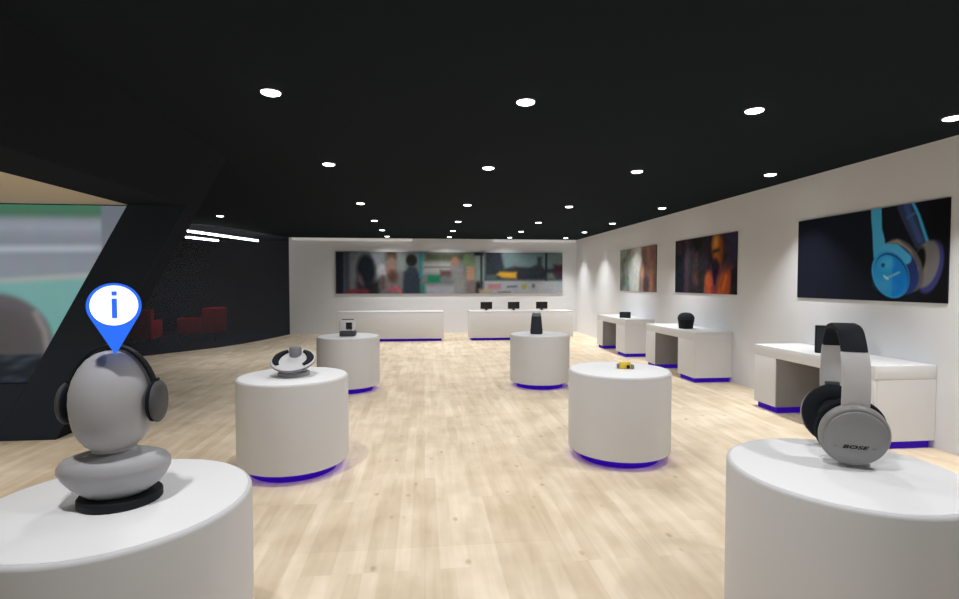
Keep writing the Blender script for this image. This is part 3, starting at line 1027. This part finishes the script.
def cup(side):
    """side -1: near cup (outer face to the camera), +1: far cup"""
    tilt = Matrix.Rotation(side * 0.22, 4, 'Y')
    base = Matrix.Translation((side * half, 0, RC + 0.001)) @ tilt @ Matrix.Rotation(side * PI / 2, 4, 'Y')
    sx, sy = 1.0, 0.94
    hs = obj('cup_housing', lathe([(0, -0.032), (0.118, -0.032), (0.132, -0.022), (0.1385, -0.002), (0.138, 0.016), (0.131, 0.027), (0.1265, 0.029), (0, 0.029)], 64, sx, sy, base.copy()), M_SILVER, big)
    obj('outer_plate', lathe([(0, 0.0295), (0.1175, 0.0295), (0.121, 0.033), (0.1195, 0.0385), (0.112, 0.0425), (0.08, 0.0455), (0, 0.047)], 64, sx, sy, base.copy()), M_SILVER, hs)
    obj('ear_pad', lathe([(0.070, -0.0325), (0.120, -0.0325), (0.138, -0.038), (0.144, -0.05), (0.138, -0.066), (0.120, -0.076), (0.095, -0.078), (0.078, -0.07), (0.070, -0.055), (0.070, -0.0325)], 64, sx, sy, base.copy()), M_BLACKPAD, big)
    obj('pad_lining', lathe([(0, -0.0335), (0.0695, -0.0335), (0.0695, -0.043), (0, -0.045)], 48, sx, sy, base.copy()), M_DGREY, big)
    return base


bn = cup(-1)
cup(1)
# arms and headband: same arc, silver below and black padding on top
arc = [(-half - 0.004, 0.20, 0.95), (-half - 0.020, 0.28, 1.0), (-half - 0.026, 0.37, 1.0), (-half - 0.008, 0.455, 1.0), (-half + 0.038, 0.535, 1.02), (-half + 0.095, 0.585, 1.05), (0, 0.600, 1.06),
       (half - 0.095, 0.585, 1.05), (half - 0.038, 0.535, 1.02), (half + 0.008, 0.455, 1.0), (half + 0.026, 0.37, 1.0), (half + 0.020, 0.28, 1.0), (half + 0.004, 0.20, 0.95)]
full = smooth_path(arc, 96)
near = [p for p in full if p[0] < 0 and p[1] < 0.505]
far_ = [p for p in full if p[0] > 0 and p[1] < 0.505]
top = [p for p in full if p[1] >= 0.490]
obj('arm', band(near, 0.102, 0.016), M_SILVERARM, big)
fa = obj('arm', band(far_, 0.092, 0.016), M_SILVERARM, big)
obj('headband', band(top, 0.094, 0.024), M_BLACKPAD, big)
for s in (-1, 1):
    hb = obj('hinge', box(s * (half - 0.006) - 0.012, s * (half - 0.006) + 0.012, -0.03, 0.03, 0.265, 0.31, 0.003), M_DGREY, big)
    obj('hinge_pin', box(s * (half - 0.02) - 0.006, s * (half - 0.02) + 0.006, -0.014, 0.014, 0.262, 0.292, 0.002), M_BLACK, hb)


# logo on the near cup: the word with a line on each side
def text_mesh(body, size, shear):
    cu = bpy.data.curves.new('txt', 'FONT')
    cu.body = body
    cu.size = size
    cu.align_x = 'CENTER'
    cu.align_y = 'CENTER'
    cu.extrude = 0.0006
    cu.offset = 0.0003
    cu.shear = shear
    o = bpy.data.objects.new('txt', cu)
    COL.objects.link(o)
    dg = bpy.context.evaluated_depsgraph_get()
    me = bpy.data.meshes.new_from_object(o.evaluated_get(dg))
    bm = bmesh.new()
    bm.from_mesh(me)
    bpy.data.objects.remove(o)
    bpy.data.meshes.remove(me)
    return bm


bmt = text_mesh('BOSE', 0.0265, 0.3)
bmesh.ops.transform(bmt, matrix=Matrix.Diagonal((1.45, 0.85, 1, 1)), verts=bmt.verts)
# text plane: local x -> right as seen from outside, y -> up, z -> outwards (-X of the thing)
face = Matrix(((0, 1, 0, 0), (-1, 0, 0, 0), (0, 0, 1, 0), (0, 0, 0, 1)))
place = bn @ Matrix.Translation((-0.036, 0.004, 0.0476)) @ face
bmesh.ops.transform(bmt, matrix=place, verts=bmt.verts)
lg = obj('logo', bmt, M_LOGO, big, smooth=False)
lb = bmesh.new()
box(-0.076, -0.062, -0.0012, 0.0012, -0.0005, 0.0005, bm=lb)
box(0.062, 0.076, -0.0012, 0.0012, -0.0005, 0.0005, bm=lb)
bmesh.ops.transform(lb, matrix=place, verts=lb.verts)
obj('logo_line', lb, M_LOGOGREY, lg, smooth=False)

# ------------------------------------------------------------------ silver dish device, left middle plinth
dv = thing('dish_device', 'silver tilted dish device with black arcs and a grey knob on a plinth', 'electronic device', (-1.115, 4.585, ZP))
obj('foot', lathe([(0, 0), (0.128, 0), (0.132, 0.006), (0.130, 0.030), (0.122, 0.035), (0.06, 0.038), (0.055, 0.07), (0, 0.07)], 40), M_STEELGREY, dv)
TL = Matrix.Translation((0, 0, 0.078)) @ Matrix.Rotation(math.radians(23), 4, 'X')
obj('dish_underside', lathe([(0, -0.012), (0.10, -0.012), (0.135, 0.008), (0.178, 0.046), (0.186, 0.060), (0.180, 0.062), (0.13, 0.058), (0, 0.05)], 56, 1, 1, TL.copy()), M_MIDGREY, dv)
obj('dish_top', lathe([(0, 0.0), (0.12, 0.06), (0.178, 0.0635), (0.184, 0.066), (0.178, 0.071), (0.12, 0.066), (0.05, 0.060), (0, 0.060)], 56, 1, 1, TL.copy()), M_LGREY, dv)
for s in (-1, 1):
    pts = []
    bm = bmesh.new()
    n = 14
    rr = []
    for i in range(n + 1):
        a = math.radians(90 - s * 90 + s * (-42 + 104 * i / n))
        w = 0.026 * math.sin(PI * (0.12 + 0.76 * i / n)) + 0.006
        ring = []
        for (dr, dz) in ((-w, 0.0665), (-w * 0.7, 0.083), (w * 0.7, 0.083), (w, 0.0665)):
            r_ = 0.142 + dr
            ring.append(bm.verts.new((r_ * math.cos(a), r_ * math.sin(a), dz)))
        rr.append(ring)
    for a_, b_ in zip(rr[:-1], rr[1:]):
        for i in range(4):
            j = (i + 1) % 4
            bm.faces.new((a_[i], a_[j], b_[j], b_[i]))
    bm.faces.new(rr[0][::-1])
    bm.faces.new(rr[-1])
    bmesh.ops.transform(bm, matrix=TL, verts=bm.verts)
    obj('arc_pad', bm, M_BLACKPAD, dv)
obj('knob', lathe([(0, 0.10), (0.046, 0.10), (0.052, 0.11), (0.052, 0.226), (0.046, 0.234), (0, 0.236)], 32), M_MIDGREY, dv, loc=(0, 0.06, 0.0))

# ------------------------------------------------------------------ grey cube speaker, far left plinth
cs = thing('cube_speaker', 'small grey cube speaker with a black square display on the far left plinth', 'speaker', (-1.125, 7.86, ZP))
obj('lower_band', box(-0.113, 0.113, -0.10, 0.10, 0.0, 0.080, 0.02, 4), M_DGREY, cs)
obj('upper_body', box(-0.113, 0.113, -0.10, 0.10, 0.0805, 0.242, 0.022, 4), M_LGREY, cs)
obj('display', box(-0.016, 0.072, -0.1045, -0.1002, 0.105, 0.205, 0.002), M_SCREENOFF, cs)
obj('top_cap', box(-0.085, 0.085, -0.075, 0.075, 0.2422, 0.247, 0.002), M_DGREY, cs)

# ------------------------------------------------------------------ tapered dark speaker, far right plinth
ts = thing('tower_speaker', 'tapered dark grey portable speaker tower on the far right plinth', 'speaker', (1.727, 7.865, ZP))
obj('grille', lathe([(0, 0), (0.088, 0), (0.096, 0.008), (0.0945, 0.05), (0.084, 0.16), (0.075, 0.265), (0.073, 0.272), (0, 0.272)], 40), M_CLOTH, ts)
obj('top_cap', lathe([(0, 0.2725), (0.073, 0.2725), (0.071, 0.305), (0.066, 0.316), (0.055, 0.320), (0, 0.320)], 40), M_MIDGREY, ts)
hdl = bmesh.new()
merge(hdl, band(smooth_path([(-0.05, 0.315, 1), (-0.04, 0.338, 1), (0, 0.346, 1), (0.04, 0.338, 1), (0.05, 0.315, 1)], 16), 0.03, 0.008))
obj('handle', hdl, M_LGREY, ts)

# ------------------------------------------------------------------ yellow gadget, right middle plinth
yg = thing('yellow_gadget', 'small yellow and grey gadget lying on the right middle plinth', 'electronic device', (1.850, 4.60, ZP), math.radians(-10))
bm = box(-0.060, 0.045, -0.032, 0.032, 0.0, 0.062, 0.016, 4)
obj('body', bm, M_YELLOW, yg)
obj('end_cap', box(-0.078, -0.0605, -0.024, 0.024, 0.002, 0.046, 0.008, 3), M_MIDGREY, yg)
obj('end_cap', box(0.0455, 0.075, -0.026, 0.026, 0.0, 0.040, 0.010, 3), M_MIDGREY, yg)
obj('speaker_port', lathe([(0, 0), (0.017, 0), (0.017, 0.004), (0, 0.005)], 20, 1, 1, Matrix.Translation((0.018, -0.0282, 0.022)) @ Matrix.Rotation(PI / 2, 4, 'X')), M_BLACK, yg, loc=(0, -0.0042, 0))

# ------------------------------------------------------------------ devices on the desks
ZD = 0.804
a = thing('box_speaker', 'small black box speaker on the farthest desk on the right wall', 'speaker', (4.45, 11.12, ZD), math.radians(-30))
obj('cabinet', box(-0.115, 0.115, -0.06, 0.06, 0.0, 0.13, 0.012, 3), M_BLACK, a)
obj('grille', box(-0.10, 0.10, -0.0645, -0.0602, 0.012, 0.118, 0.002), M_CLOTH, a)
a = thing('dome_speaker', 'black rounded speaker with domed top on the middle desk', 'speaker', (4.46, 8.44, ZD), math.radians(-30))
obj('body', lathe([(0, 0.0), (0.108, 0.0), (0.114, 0.006), (0.118, 0.05), (0.126, 0.11), (0.134, 0.150), (0.130, 0.154), (0, 0.154)], 40, 1, 0.85), M_BLACK, a)
obj('domed_top', lathe([(0, 0.1545), (0.132, 0.1545), (0.138, 0.168), (0.134, 0.198), (0.120, 0.228), (0.096, 0.252), (0.062, 0.268), (0.030, 0.274), (0, 0.276)], 40, 1, 0.85), M_CLOTH, a)
a = thing('desk_display', 'black upright display on the nearest desk, partly behind the silver headphones', 'speaker', (4.54, 5.33, ZD), math.radians(-38))
obj('casing', box(-0.165, 0.165, -0.07, 0.07, 0.0, 0.305, 0.01, 3), M_BLACK, a)
obj('front_grille', box(-0.15, 0.15, -0.0745, -0.0702, 0.015, 0.29, 0.002), M_CLOTH, a)
